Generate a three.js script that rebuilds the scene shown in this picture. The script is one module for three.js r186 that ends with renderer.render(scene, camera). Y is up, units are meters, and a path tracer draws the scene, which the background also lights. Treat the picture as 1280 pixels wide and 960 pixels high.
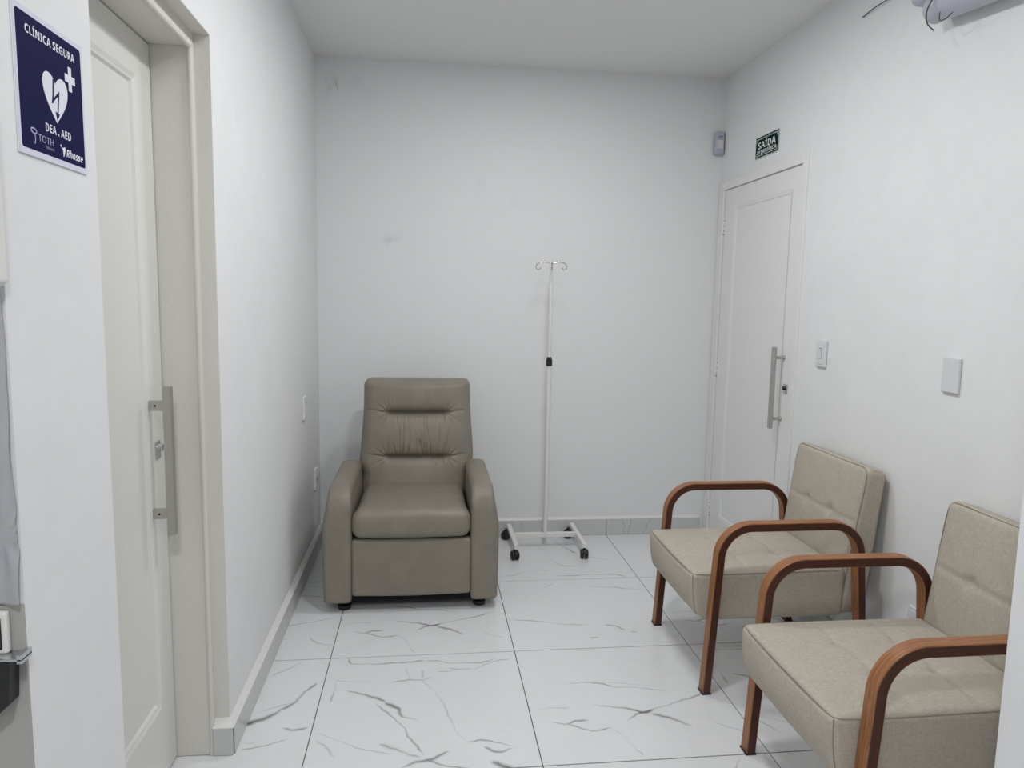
import * as THREE from 'three';
import { RoundedBoxGeometry } from 'three/addons/geometries/RoundedBoxGeometry.js';
import { mergeGeometries } from 'three/addons/utils/BufferGeometryUtils.js';
import { RectAreaLightUniformsLib } from 'three/addons/lights/RectAreaLightUniformsLib.js';

// ---------------------------------------------------------------- camera, lamps, exposure
const scene = new THREE.Scene();
scene.background = new THREE.Color(0x000000);
const camera = new THREE.PerspectiveCamera(2 * Math.atan(480 / 909.84) * 180 / Math.PI, 1280 / 960, 0.05, 30);
camera.position.set(0.6018, 1.4289, 4.1986);
camera.rotation.set(-0.11983, -0.11881, 0.01824, 'YXZ');
const renderer = new THREE.WebGLRenderer({ antialias: true });
renderer.toneMapping = THREE.LinearToneMapping;
renderer.toneMappingExposure = 1.75;
renderer.shadowMap.enabled = true;
RectAreaLightUniformsLib.init();

const XR = 2.313, H = 2.694, S = 0.73;             // inner faces of the room, tile pitch
const JX = [-0.4963, 0.2337, 0.9637, 1.6937], JZ = [0.6891, 1.4191, 2.1491, 2.8791, 3.6091, 4.3391, 5.0691];
const LAMP = { color: new THREE.Color(0.988, 1.0, 1.005), level: 62 };
// ceiling luminaires: [x, z, size, level factor, label]
const CEILING_LAMPS = [
  [1.18, 1.26, 0.19, 0.76, 'square white flush ceiling lamp above the middle of the waiting room'],
  [0.98, 2.22, 0.19, 1.12, 'square white flush ceiling lamp above the two armchairs'],
  [0.50, 4.35, 0.24, 1.15, 'square white flush ceiling lamp in the entrance area before the partition'],
];

// ---------------------------------------------------------------- helpers
const used = {};
function numbered(n) { used[n] = (used[n] ?? -1) + 1; return used[n] ? n + '_' + String(used[n]).padStart(3, '0') : n; }
function mesh(name, geo, mat, parent, label) {
  const m = new THREE.Mesh(geo, mat);
  m.castShadow = m.receiveShadow = true;
  if (parent) { m.name = name; parent.add(m); } else { m.name = numbered(name); scene.add(m); }
  if (label) m.userData.label = label;
  return m;
}
function thing(name, label, category, [x, y, z] = [0, 0, 0], turn = 0, group) {
  const g = new THREE.Group(); g.name = numbered(name); g.position.set(x, y, z); g.rotation.y = turn;
  g.userData = { label, category }; if (group) g.userData.group = group;
  scene.add(g); return g;
}
function struct(name, label, category, geo, mat) {
  const o = geo ? mesh(name, geo, mat) : new THREE.Group();
  if (!geo) { o.name = numbered(name); scene.add(o); }
  o.userData = { label, category, kind: 'structure' };
  return o;
}
// box given by its extents, uv in metres
function bx(x0, x1, y0, y1, z0, z1) {
  const g = new THREE.BoxGeometry(x1 - x0, y1 - y0, z1 - z0); g.translate((x0 + x1) / 2, (y0 + y1) / 2, (z0 + z1) / 2);
  metreUV(g); return g;
}
function metreUV(g) {
  const p = g.attributes.position, n = g.attributes.normal, uv = new Float32Array(p.count * 2);
  for (let i = 0; i < p.count; i++) {
    const ax = Math.abs(n.getX(i)), ay = Math.abs(n.getY(i)), az = Math.abs(n.getZ(i));
    if (ax >= ay && ax >= az) { uv[2 * i] = p.getZ(i); uv[2 * i + 1] = p.getY(i); }
    else if (ay >= az) { uv[2 * i] = p.getX(i); uv[2 * i + 1] = p.getZ(i); }
    else { uv[2 * i] = p.getX(i); uv[2 * i + 1] = p.getY(i); }
  }
  g.setAttribute('uv', new THREE.BufferAttribute(uv, 2)); return g;
}
function rbx(x0, x1, y0, y1, z0, z1, r = 0.003, seg = 2) {
  const g = new RoundedBoxGeometry(x1 - x0, y1 - y0, z1 - z0, seg, r); g.translate((x0 + x1) / 2, (y0 + y1) / 2, (z0 + z1) / 2);
  metreUV(g); return g;
}
function cyl(r, h, x, y, z, axis = 'y', seg = 24, r2 = r) {
  const g = new THREE.CylinderGeometry(r2, r, h, seg);
  if (axis === 'x') g.rotateZ(Math.PI / 2); if (axis === 'z') g.rotateX(Math.PI / 2);
  g.translate(x, y, z); return g;
}
const merge = (list) => mergeGeometries(list.map((g) => { const q = g.index ? g.toNonIndexed() : g; for (const k of Object.keys(q.attributes)) if (!['position', 'normal', 'uv'].includes(k)) q.deleteAttribute(k); return q; }));
function tube(pts, r, seg = 48, rad = 8, closed = false) {
  return new THREE.TubeGeometry(new THREE.CatmullRomCurve3(pts.map((p) => new THREE.Vector3(...p)), closed, 'centripetal'), seg, r, rad, closed);
}
const clamp = (v, a, b) => Math.min(b, Math.max(a, v));
const sstep = (a, b, v) => { const t = clamp((v - a) / (b - a), 0, 1); return t * t * (3 - 2 * t); };
const mix = (a, b, t) => a + (b - a) * t;
function rng(seed) { let s = seed >>> 0; return () => { s = (s + 0x6D2B79F5) | 0; let t = Math.imul(s ^ (s >>> 15), 1 | s); t = (t + Math.imul(t ^ (t >>> 7), 61 | t)) ^ t; return ((t ^ (t >>> 14)) >>> 0) / 4294967296; }; }
function smoothNormals(g) {                        // one normal per place, so that face seams do not show
  const p = g.attributes.position, ix = g.index, acc = new Map(), key = (i) => Math.round(p.getX(i) * 2e5) + ',' + Math.round(p.getY(i) * 2e5) + ',' + Math.round(p.getZ(i) * 2e5);
  const keys = []; for (let i = 0; i < p.count; i++) keys.push(key(i));
  const a = new THREE.Vector3(), b = new THREE.Vector3(), c = new THREE.Vector3();
  for (let f = 0; f < ix.count; f += 3) {
    const i = ix.getX(f), j = ix.getX(f + 1), k = ix.getX(f + 2);
    a.fromBufferAttribute(p, i); b.fromBufferAttribute(p, j).sub(a); c.fromBufferAttribute(p, k).sub(a); b.cross(c);
    for (const q of [i, j, k]) { const v = acc.get(keys[q]); if (v) v.add(b); else acc.set(keys[q], b.clone()); }
  }
  const n = new Float32Array(p.count * 3);
  for (let i = 0; i < p.count; i++) { const v = acc.get(keys[i]); const l = v ? v.length() || 1 : 1; if (v) { n[3 * i] = v.x / l; n[3 * i + 1] = v.y / l; n[3 * i + 2] = v.z / l; } }
  g.setAttribute('normal', new THREE.BufferAttribute(n, 3)); return g;
}
// a padded box: w, h, d about the origin, edges rounded by r, faces as grids of about `step`, then moved by fn(v, n)
function softBox(w, h, d, r, step, fn) {
  const line = (len) => {
    const o = [], k = 5; for (let i = 0; i <= k; i++) o.push(-len / 2 + r * (i / k));
    const m = Math.max(2, Math.round((len - 2 * r) / step)); for (let i = 1; i < m; i++) o.push(-len / 2 + r + (len - 2 * r) * i / m);
    for (let i = k; i >= 0; i--) o.push(len / 2 - r * (i / k)); return o;
  };
  const L = [line(w), line(h), line(d)], half = [w / 2, h / 2, d / 2], pos = [], uv = [], idx = [], v = new THREE.Vector3(), q = new THREE.Vector3(), n = new THREE.Vector3();
  for (const [ax, u, t] of [[0, 1, 2], [1, 2, 0], [2, 0, 1]]) for (const sgn of [-1, 1]) {
    const A = L[u], B = L[t], base = pos.length / 3;
    for (const bv of B) for (const av of A) {
      const c = [0, 0, 0]; c[ax] = sgn * half[ax]; c[u] = av; c[t] = bv; v.set(...c);
      q.set(clamp(c[0], -half[0] + r, half[0] - r), clamp(c[1], -half[1] + r, half[1] - r), clamp(c[2], -half[2] + r, half[2] - r));
      n.copy(v).sub(q).normalize(); v.copy(q).addScaledVector(n, r);
      uv.push(ax === 0 ? v.z : v.x, ax === 1 ? v.z : v.y);
      if (fn) fn(v, n); pos.push(v.x, v.y, v.z);
    }
    for (let j = 0; j < B.length - 1; j++) for (let i = 0; i < A.length - 1; i++) {
      const a = base + j * A.length + i, b = a + 1, c = a + A.length, e = c + 1;
      if (sgn > 0) idx.push(a, b, e, a, e, c); else idx.push(a, e, b, a, c, e);
    }
  }
  const g = new THREE.BufferGeometry();
  g.setAttribute('position', new THREE.Float32BufferAttribute(pos, 3)); g.setAttribute('uv', new THREE.Float32BufferAttribute(uv, 2)); g.setIndex(idx);
  return smoothNormals(g);
}
// a bar of rectangular section (t across the path, w along z) swept along points of the xy plane
function sweepBar(pts, t, w, r, side = [1, 1, 1]) {  // side: colour factor that tints the two faces across z
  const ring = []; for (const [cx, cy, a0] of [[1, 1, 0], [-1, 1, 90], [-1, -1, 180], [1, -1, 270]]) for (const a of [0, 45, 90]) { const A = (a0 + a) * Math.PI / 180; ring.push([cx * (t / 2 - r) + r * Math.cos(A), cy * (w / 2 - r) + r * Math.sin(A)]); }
  const pos = [], uv = [], col = [], idx = [], N = ring.length; let len = 0;
  for (let i = 0; i < pts.length; i++) {
    const a = pts[Math.max(0, i - 1)], b = pts[Math.min(pts.length - 1, i + 1)]; let tx = b[0] - a[0], ty = b[1] - a[1]; const l = Math.hypot(tx, ty); tx /= l; ty /= l;
    if (i) len += Math.hypot(pts[i][0] - pts[i - 1][0], pts[i][1] - pts[i - 1][1]);
    let per = 0;
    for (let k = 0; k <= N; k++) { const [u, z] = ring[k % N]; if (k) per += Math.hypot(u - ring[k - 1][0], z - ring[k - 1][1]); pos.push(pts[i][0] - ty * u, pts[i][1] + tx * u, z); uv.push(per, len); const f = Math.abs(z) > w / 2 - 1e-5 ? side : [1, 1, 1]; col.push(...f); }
  }
  for (let i = 0; i < pts.length - 1; i++) for (let k = 0; k < N; k++) { const a = i * (N + 1) + k, b = a + 1, c = a + N + 1, e = c + 1; idx.push(a, e, b, a, c, e); }
  for (const end of [0, pts.length - 1]) { const o = end * (N + 1); for (let k = 1; k < N - 1; k++) end ? idx.push(o, o + k + 1, o + k) : idx.push(o, o + k, o + k + 1); }
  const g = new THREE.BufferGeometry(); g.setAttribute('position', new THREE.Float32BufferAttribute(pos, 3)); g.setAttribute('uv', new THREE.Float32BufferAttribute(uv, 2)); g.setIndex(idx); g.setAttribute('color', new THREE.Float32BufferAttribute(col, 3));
  return smoothNormals(g);
}
// rounded polyline in the xy plane: corners [x, y, radius]
function filleted(corners, seg = 10) {
  const out = [];
  corners.forEach(([x, y, r], i) => {
    if (!r) { out.push([x, y]); return; }
    const P = corners[i - 1], Q = corners[i + 1]; let ax = P[0] - x, ay = P[1] - y, bx2 = Q[0] - x, by = Q[1] - y; const la = Math.hypot(ax, ay), lb = Math.hypot(bx2, by); ax /= la; ay /= la; bx2 /= lb; by /= lb;
    const ang = Math.acos(clamp(ax * bx2 + ay * by, -1, 1)), d = r / Math.tan(ang / 2), mx = ax + bx2, my = ay + by, ml = Math.hypot(mx, my), h = r / Math.sin(ang / 2), cx = x + mx / ml * h, cy = y + my / ml * h;
    const a0 = Math.atan2(y + ay * d - cy, x + ax * d - cx), a1 = Math.atan2(y + by * d - cy, x + bx2 * d - cx); let da = a1 - a0; while (da > Math.PI) da -= 2 * Math.PI; while (da < -Math.PI) da += 2 * Math.PI;
    for (let k = 0; k <= seg; k++) out.push([cx + r * Math.cos(a0 + da * k / seg), cy + r * Math.sin(a0 + da * k / seg)]);
  });
  const dense = [out[0]];                          // short steps keep the sweep even
  for (let i = 1; i < out.length; i++) { const [a, b] = out[i - 1], [c, d] = out[i], n = Math.max(1, Math.ceil(Math.hypot(c - a, d - b) / 0.06)); for (let k = 1; k <= n; k++) dense.push([mix(a, c, k / n), mix(b, d, k / n)]); }
  return dense;
}

// ---------------------------------------------------------------- textures
function noise2(seed) {                            // tiling value noise on a lattice
  const R = rng(seed), T = Array.from({ length: 65536 }, () => R());
  return (x, y, per) => { const xi = Math.floor(x), yi = Math.floor(y), fx = x - xi, fy = y - yi, m = (a) => ((a % per) + per) % per, sx = fx * fx * (3 - 2 * fx), sy = fy * fy * (3 - 2 * fy);
    const g = (a, b) => T[(m(a) * 251 + m(b) * 1021) & 65535]; return mix(mix(g(xi, yi), g(xi + 1, yi), sx), mix(g(xi, yi + 1), g(xi + 1, yi + 1), sx), sy); };
}
function dataTex(n, fn, metres, srgb) {
  const d = new Uint8Array(n * n * 4);
  for (let y = 0; y < n; y++) for (let x = 0; x < n; x++) { const c = fn(x / n, y / n); for (let k = 0; k < 3; k++) d[(y * n + x) * 4 + k] = clamp(Math.round(255 * (Array.isArray(c) ? c[k] : c)), 0, 255); d[(y * n + x) * 4 + 3] = 255; }
  const t = new THREE.DataTexture(d, n, n); t.wrapS = t.wrapT = THREE.RepeatWrapping; t.magFilter = THREE.LinearFilter; t.minFilter = THREE.LinearMipmapLinearFilter; t.generateMipmaps = true;
  t.repeat.set(1 / metres, 1 / metres); if (srgb) t.colorSpace = THREE.SRGBColorSpace; t.needsUpdate = true; return t;
}
function canvasTex(w, h, draw) { const c = document.createElement('canvas'); c.width = w; c.height = h; draw(c.getContext('2d'), w, h); const t = new THREE.CanvasTexture(c); t.colorSpace = THREE.SRGBColorSpace; t.anisotropy = 8; return t; }
const N1 = noise2(11), N2 = noise2(23), N3 = noise2(37);
const plasterBump = dataTex(512, (u, v) => 0.5 + 0.34 * (N1(u * 128, v * 128, 128) - 0.5) + 0.36 * (N2(u * 24, v * 24, 24) - 0.5) + 0.3 * (N3(u * 6, v * 6, 6) - 0.5), 0.9);
const plasterTone = dataTex(256, (u, v) => { const k = 0.985 + 0.014 * N2(u * 9, v * 9, 9) - 0.010 * N1(u * 40, v * 40, 40); return [k, k, k]; }, 1.7, true);
const linenMap = dataTex(512, (u, v) => { const a = N1(u * 128, v * 20, 128), b = N2(u * 20, v * 128, 128), f = N3(u * 256, v * 256, 256), k = 0.87 + 0.065 * a + 0.065 * b + 0.10 * (f - 0.5); return [k, k * 0.995, k * 0.985]; }, 0.22, true);
const linenBump = dataTex(512, (u, v) => 0.5 + 0.25 * Math.sin(u * 2 * Math.PI * 120) * Math.sin(v * 2 * Math.PI * 120) + 0.35 * (N3(u * 128, v * 128, 128) - 0.5), 0.16);
const leatherBump = dataTex(512, (u, v) => 0.5 + 0.6 * (N1(u * 120, v * 120, 120) - 0.5) + 0.5 * (N2(u * 60, v * 60, 60) - 0.5), 0.20);
const leatherTone = dataTex(256, (u, v) => { const k = 0.95 + 0.05 * N2(u * 7, v * 7, 7) - 0.03 * N1(u * 60, v * 60, 60); return [k, k, k]; }, 0.4, true);
const woodMap = dataTex(512, (u, v) => { const w = N2(u * 4, v * 3, 12) * 1.2, g = N1(u * 90 + w * 3, v * 4, 128), f = N3(u * 200, v * 10, 256), k = 0.74 + 0.22 * g + 0.12 * (f - 0.5); return [k, k * (0.94 + 0.05 * g), k * (0.88 + 0.08 * g)]; }, 0.25, true);
const brushed = dataTex(256, (u, v) => 0.35 + 0.3 * N1(u * 128, v * 4, 128), 0.1);

// ---------------------------------------------------------------- materials
const std = (o) => new THREE.MeshStandardMaterial(o);
const lin = (r, g, b) => new THREE.Color().setRGB(r, g, b);
const M = {
  wall: std({ color: lin(0.83, 0.835, 0.84), roughness: 0.72, map: plasterTone, bumpMap: plasterBump, bumpScale: 0.0004 }),
  ceiling: std({ color: lin(0.80, 0.80, 0.80), roughness: 0.9, bumpMap: plasterBump, bumpScale: 0.0004 }),
  doorPaint: std({ color: lin(0.74, 0.735, 0.70), roughness: 0.42 }),
  jambPaint: std({ color: lin(0.72, 0.70, 0.65), roughness: 0.45, bumpMap: plasterBump, bumpScale: 0.0008 }),
  whitePaint: std({ color: lin(0.80, 0.80, 0.79), roughness: 0.4 }),
  grout: std({ color: lin(0.13, 0.13, 0.127), roughness: 0.9 }),
  baseTop: std({ color: lin(0.76, 0.76, 0.75), roughness: 0.6 }),
  leather: std({ color: lin(0.258, 0.229, 0.186), roughness: 0.5, map: leatherTone, bumpMap: leatherBump, bumpScale: 0.0005 }),
  linen: std({ color: lin(0.55, 0.50, 0.43), roughness: 0.95, map: linenMap, bumpMap: linenBump, bumpScale: 0.0006 }),
  linenSeam: std({ color: lin(0.30, 0.265, 0.21), roughness: 0.95 }),
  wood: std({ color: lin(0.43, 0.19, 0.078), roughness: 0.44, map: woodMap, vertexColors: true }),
  steel: std({ color: lin(0.50, 0.49, 0.46), roughness: 0.36, metalness: 1, roughnessMap: brushed }),
  chrome: std({ color: lin(0.62, 0.63, 0.65), roughness: 0.2, metalness: 1 }),
  blackPlastic: std({ color: lin(0.012, 0.012, 0.013), roughness: 0.45 }),
  blackCloth: std({ color: lin(0.008, 0.008, 0.008), roughness: 0.95 }),
  enamel: std({ color: lin(0.78, 0.78, 0.75), roughness: 0.3 }),
  switchPlastic: std({ color: lin(0.70, 0.715, 0.74), roughness: 0.35 }),
  lilacPlastic: std({ color: lin(0.46, 0.46, 0.54), roughness: 0.4 }),
  slot: std({ color: lin(0.10, 0.10, 0.11), roughness: 0.6 }),
  film: std({ color: lin(0.44, 0.44, 0.465), roughness: 0.35 }),
  greyStrip: std({ color: lin(0.42, 0.415, 0.39), roughness: 0.6, bumpMap: plasterBump, bumpScale: 0.001 }),
  wire: std({ color: lin(0.06, 0.06, 0.065), roughness: 0.5 }),
  lampGlow: std({ color: lin(0.8, 0.8, 0.8), roughness: 0.6, emissive: lin(1, 0.99, 0.97), emissiveIntensity: 4 }),
};
const VEINS = {
 A: [[0.0046,0.50,0.314,0.56,0.461,0.604,0.548,0.644,0.596,0.626],
  [0.0029,0.50,0.439,0.705,0.509,0.656,0.577,0.631,0.685,0.589,0.817,0.538,0.939,0.47],
  [0.0058,0.30,0.577,0.657,0.653,0.705,0.735,0.775],
  [0.0046,0.45,0.091,0.686,0.162,0.709,0.198,0.686,0.263,0.686],
  [0.0041,0.50,0.162,0.709,0.221,0.75,0.277,0.77,0.351,0.756],
  [0.0017,0.30,0.351,0.756,0.399,0.829,0.424,0.927,0.447,0.97],
  [0.0017,0.25,0.835,0.709,0.877,0.782,0.976,0.838],
  [0.0017,0.25,0.417,0.357,0.561,0.393,0.692,0.427]],
 B: [[0.0035,0.40,0.095,0.007,0.114,0.061,0.209,0.075,0.294,0.077,0.38,0.072],
  [0.0052,0.50,0.362,0.075,0.432,0.07,0.5,0.061],
  [0.0029,0.40,0.5,0.061,0.57,0.071,0.631,0.097,0.726,0.104,0.814,0.105,0.896,0.067],
  [0.0023,0.30,0.569,0.182,0.62,0.187,0.688,0.164,0.774,0.166],
  [0.0023,0.30,0.629,0.15,0.68,0.171,0.766,0.17],
  [0.0023,0.35,0.755,0.194,0.811,0.135,0.894,0.094,0.962,0.078],
  [0.0017,0.25,0.04,0.224,0.14,0.249,0.247,0.26],
  [0.0029,0.35,0.329,0.268,0.418,0.256,0.485,0.259,0.551,0.235],
  [0.0035,0.20,0.058,0.234,0.057,0.349,0.051,0.435],
  [0.0035,0.15,0.407,0.14,0.425,0.257],
  [0.0035,0.15,0.492,0.164,0.49,0.246],
  [0.0046,0.40,0.117,0.331,0.174,0.359,0.265,0.408,0.322,0.459],
  [0.0064,0.55,0.316,0.459,0.355,0.49,0.38,0.519,0.388,0.561,0.411,0.59],
  [0.0029,0.40,0.405,0.582,0.473,0.615],
  [0.0029,0.40,0.269,0.455,0.32,0.535,0.376,0.613,0.414,0.681,0.431,0.738,0.474,0.824,0.503,0.878],
  [0.0023,0.22,0.485,0.261,0.535,0.344,0.581,0.452,0.616,0.594,0.648,0.726,0.688,0.803],
  [0.0029,0.50,0.692,0.805,0.768,0.797,0.831,0.822,0.898,0.863]],
 B2: [[0.0060,0.25,0.306,0.779,0.373,0.826,0.431,0.864,0.487,0.894],
  [0.0047,0.40,0.402,0.959,0.463,0.927,0.526,0.911,0.574,0.883,0.611,0.86],
  [0.0047,0.50,0.51,0.912,0.573,0.95,0.651,0.978,0.726,1.015],
  [0.0040,0.40,0.763,0.848,0.817,0.885,0.884,0.866],
  [0.0067,0.40,0.787,0.953,0.832,0.982,0.869,1.001],
  [0.0020,0.30,0.01,0.674,0.116,0.735,0.203,0.797,0.302,0.84,0.399,0.867],
  [0.0040,0.15,0.026,0.734,0.083,0.793,0.122,0.861]],
 C: [[0.0075,0.45,0.698,0.589,0.718,0.567,0.78,0.534,0.832,0.481],
  [0.0058,0.40,0.822,0.487,0.884,0.412,0.924,0.309,0.965,0.248],
  [0.0025,0.30,0.724,0.497,0.795,0.455,0.858,0.419],
  [0.0025,0.25,0.714,0.164,0.794,0.093,0.863,0.013],
  [0.0042,0.40,0.865,0.627,0.914,0.645,0.979,0.63],
  [0.0025,0.35,0.714,0.779,0.787,0.757,0.861,0.734,0.906,0.708],
  [0.0025,0.25,0.716,0.724,0.772,0.731]],
 D: [[0.0033,0.35,0.695,0.587,0.816,0.544,0.947,0.5],
  [0.0025,0.30,0.84,0.742,0.91,0.818,0.991,0.852],
  [0.0042,0.15,0.698,0.745,0.732,0.756]],
 E: [[0.0029,0.35,0.002,0.594,0.114,0.619,0.229,0.648,0.332,0.686,0.506,0.711],
  [0.0064,0.45,0.585,0.715,0.64,0.737,0.68,0.794],
  [0.0035,0.30,0.72,0.812,0.747,0.82],
  [0.0041,0.30,0.458,0.881,0.506,0.864],
  [0.0029,0.35,0.588,0.107,0.672,0.141,0.791,0.16,0.863,0.187,0.981,0.211],
  [0.0017,0.25,0.129,0.308,0.247,0.197,0.316,0.12,0.409,0.035],
  [0.0017,0.20,0.883,0.874,0.979,0.896]],
 F: [[0.0023,0.30,0.025,0.911,0.143,0.889,0.233,0.824,0.317,0.818,0.413,0.815],
  [0.0029,0.40,0.394,0.922,0.532,0.933,0.628,0.923,0.746,0.926,0.873,0.941,0.917,0.996],
  [0.0029,0.30,0.446,0.622,0.499,0.735,0.569,0.746,0.669,0.737],
  [0.0035,0.40,0.528,0.148,0.579,0.307,0.631,0.441,0.67,0.497],
  [0.0023,0.30,0.733,0.555,0.821,0.613,0.884,0.661],
  [0.0017,0.20,0.384,0.294,0.442,0.5]],
 G: [[0.0034,0.30,0.191,0.364,0.303,0.355,0.387,0.368,0.453,0.407,0.583,0.429,0.717,0.474],
  [0.0034,0.15,0.024,0.583,0.117,0.571,0.198,0.578]]};

// ---------------------------------------------------------------- the room
const wT = 0.15;
// floor: porcelain tiles with printed marble veins, laid on a bed of grout
function drawTile(list, seed) {
  const R = rng(seed);
  return canvasTex(768, 768, (c, w) => {
    c.fillStyle = '#e9eaeb'; c.fillRect(0, 0, w, w);
    for (let i = 0; i < 26; i++) { const x = R() * w, y = R() * w, r = 60 + R() * 170, g = c.createRadialGradient(x, y, 0, x, y, r), a = 0.05 * R(); g.addColorStop(0, `rgba(${R() < 0.5 ? '205,208,210' : '244,245,245'},${a + 0.03})`); g.addColorStop(1, 'rgba(230,231,232,0)'); c.fillStyle = g; c.fillRect(0, 0, w, w); }
    c.lineCap = 'round';
    for (const [wd, al, ...p] of list) {
      const pts = []; for (let i = 0; i < p.length; i += 2) pts.push(new THREE.Vector3(p[i] * w, p[i + 1] * w, 0));
      const cv = new THREE.CatmullRomCurve3(pts, false, 'centripetal'), L = cv.getLength(), n = Math.max(8, Math.round(L / 3));
      const ph = R() * 9;
      for (const [wk, ak] of [[6.0, 0.075], [3.0, 0.17], [1.1, 0.46]]) {
        let q = null;
        for (let i = 0; i <= n; i++) {
          const t = i / n, v = cv.getPoint(t), j = 1.6 * Math.sin(t * L / 17 + ph) + 1.2 * Math.sin(t * L / 6.3 + ph * 2), a = pts[0], b = pts[pts.length - 1], dl = Math.hypot(b.x - a.x, b.y - a.y) || 1;
          const x = v.x - (b.y - a.y) / dl * j, y = v.y + (b.x - a.x) / dl * j, taper = Math.min(1, Math.min(t, 1 - t) * 7 + 0.12), vary = 0.55 + 0.45 * Math.sin(t * L / 40 + ph * 3);
          if (q) { c.lineWidth = Math.max(0.7, wd * w * wk * (0.35 + 0.65 * taper) * (0.6 + 0.4 * vary)); c.strokeStyle = `rgba(88,88,90,${al * ak * (0.4 + 0.6 * taper) * (0.55 + 0.45 * vary)})`; c.beginPath(); c.moveTo(q[0], q[1]); c.lineTo(x, y); c.stroke(); }
          q = [x, y];
        }
      }
    }
  });
}
const prints = { A: VEINS.A.concat(VEINS.G), B: VEINS.B.concat(VEINS.B2), C: VEINS.C, D: VEINS.D.concat(VEINS.E.slice(4)), E: VEINS.E, F: VEINS.F };
const tileMat = {}; let ps = 5;
for (const k of Object.keys(prints)) tileMat[k] = std({ map: drawTile(prints[k], ps++), color: lin(0.93, 0.935, 0.94), roughness: 0.24 });
function tileGeo(x0, x1, z0, z1, u0, v0) {        // a slab with chamfered edge; u0, v0: where its corner lies in the print, in tiles
  const b = 0.0007, y0 = -0.008, y1 = -b, pos = [], uv = [], idx = [], P = (x, y, z) => { pos.push(x, y, z); uv.push(u0 + (x - x0) / S, 1 - (v0 + (z - z0) / S)); return pos.length / 3 - 1; };
  const lo = [[x0, z0], [x1, z0], [x1, z1], [x0, z1]], hi = [[x0 + b, z0 + b], [x1 - b, z0 + b], [x1 - b, z1 - b], [x0 + b, z1 - b]];
  const t = hi.map(([x, z]) => P(x, 0, z)); idx.push(t[0], t[2], t[1], t[0], t[3], t[2]);
  for (let i = 0; i < 4; i++) { const j = (i + 1) % 4, a = P(hi[i][0], 0, hi[i][1]), c = P(hi[j][0], 0, hi[j][1]), d = P(lo[j][0], y1, lo[j][1]), e = P(lo[i][0], y1, lo[i][1]); idx.push(a, c, d, a, d, e); const f = P(lo[i][0], y0, lo[i][1]), g = P(lo[j][0], y0, lo[j][1]), d2 = P(lo[j][0], y1, lo[j][1]), e2 = P(lo[i][0], y1, lo[i][1]); idx.push(e2, d2, g, e2, g, f); }
  const g = new THREE.BufferGeometry(); g.setAttribute('position', new THREE.Float32BufferAttribute(pos, 3)); g.setAttribute('uv', new THREE.Float32BufferAttribute(uv, 2)); g.setIndex(idx); g.computeVertexNormals(); return g;
}
const XL2 = -1.2, ZB2 = 5.6;                       // the entrance area beyond the partition, where the photographer stands
const floor = struct('floor', 'white porcelain tile floor with grey marble veins and thin grout lines', 'floor');
mesh('grout_bed', bx(XL2, XR, -0.1, -0.0028, 0, ZB2), M.grout, floor, 'grey grout lines between the floor tiles');
{
  const xs = [XL2, JX[0], JX[1], JX[2], JX[3], XR], zs = [0, ...JZ, ZB2];
  const plan = [['D', 'F', 'A', 'F', 'C'], ['E', 'D', 'A', 'E', 'A'], ['A', 'C', 'B', 'A', 'B'], ['B', 'E', 'F', 'C', 'E'], ['C', 'A', 'E', 'B', 'A'], ['A', 'B', 'A', 'E', 'C'], ['E', 'F', 'B', 'A', 'B'], ['A', 'E', 'C', 'F', 'A']];
  for (let j = 0; j < zs.length - 1; j++) for (let i = 0; i < xs.length - 1; i++) {
    if (j < 3 && i === 0) continue;                // outside the room
    let x0 = xs[i], z0 = zs[j]; const x1 = xs[i + 1], z1 = zs[j + 1], g = 0.0017, gz = 0.0025; if (j < 4 && i === 1) x0 = Math.max(x0, -0.26);
    const u0 = i === 0 || x0 > xs[i] ? 1 - (x1 - x0) / S : 0, v0 = j === 0 ? 1 - (z1 - z0) / S : 0;
    mesh('tile', tileGeo(x0 + g, x1 - g, z0 + gz, z1 - gz, u0, v0), tileMat[plan[j][i]], floor);
  }
}
struct('ceiling', 'plain white painted ceiling', 'ceiling', bx(XL2 - wT, XR + wT, H, H + 0.12, -wT, ZB2 + wT), M.ceiling);
// far wall, with two faint scuffs in the paint
const wallBackMap = canvasTex(1024, 1024, (c, w) => {
  c.fillStyle = '#fbfbfb'; c.fillRect(0, 0, w, w); const R = rng(77);
  const at = (x, y) => [x / XR * w, (1 - y / H) * w];
  for (const [x, y, n, r, a] of [[0.112, 2.56, 9, 22, 0.05], [0.39, 1.73, 16, 26, 0.028], [0.2, 2.52, 10, 50, 0.02], [1.0, 2.0, 8, 60, 0.008]]) for (let i = 0; i < n; i++) {
    const [px, py] = at(x, y), X = px + (R() - 0.5) * r * 2.4, Y = py + (R() - 0.5) * r, q = r * (0.2 + 0.4 * R()), g = c.createRadialGradient(X, Y, 0, X, Y, q); g.addColorStop(0, `rgba(120,116,100,${a})`); g.addColorStop(1, 'rgba(120,116,100,0)'); c.fillStyle = g; c.fillRect(X - q, Y - q, 2 * q, 2 * q);
  }
  c.strokeStyle = 'rgba(80,80,75,0.30)'; c.lineWidth = 1.6; const [sx, sy] = at(0.112, 2.57); c.beginPath(); c.moveTo(sx, sy); c.lineTo(sx + 2, sy + 8); c.lineTo(sx + 5, sy + 17); c.stroke();
});
const wb = bx(-0.3, XR + wT, -0.1, H, -wT, 0);
{ const p = wb.attributes.position, uv = wb.attributes.uv; for (let i = 0; i < p.count; i++) uv.setXY(i, p.getX(i) / XR, p.getY(i) / H); wallBackMap.wrapS = wallBackMap.wrapT = THREE.RepeatWrapping; }
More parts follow.
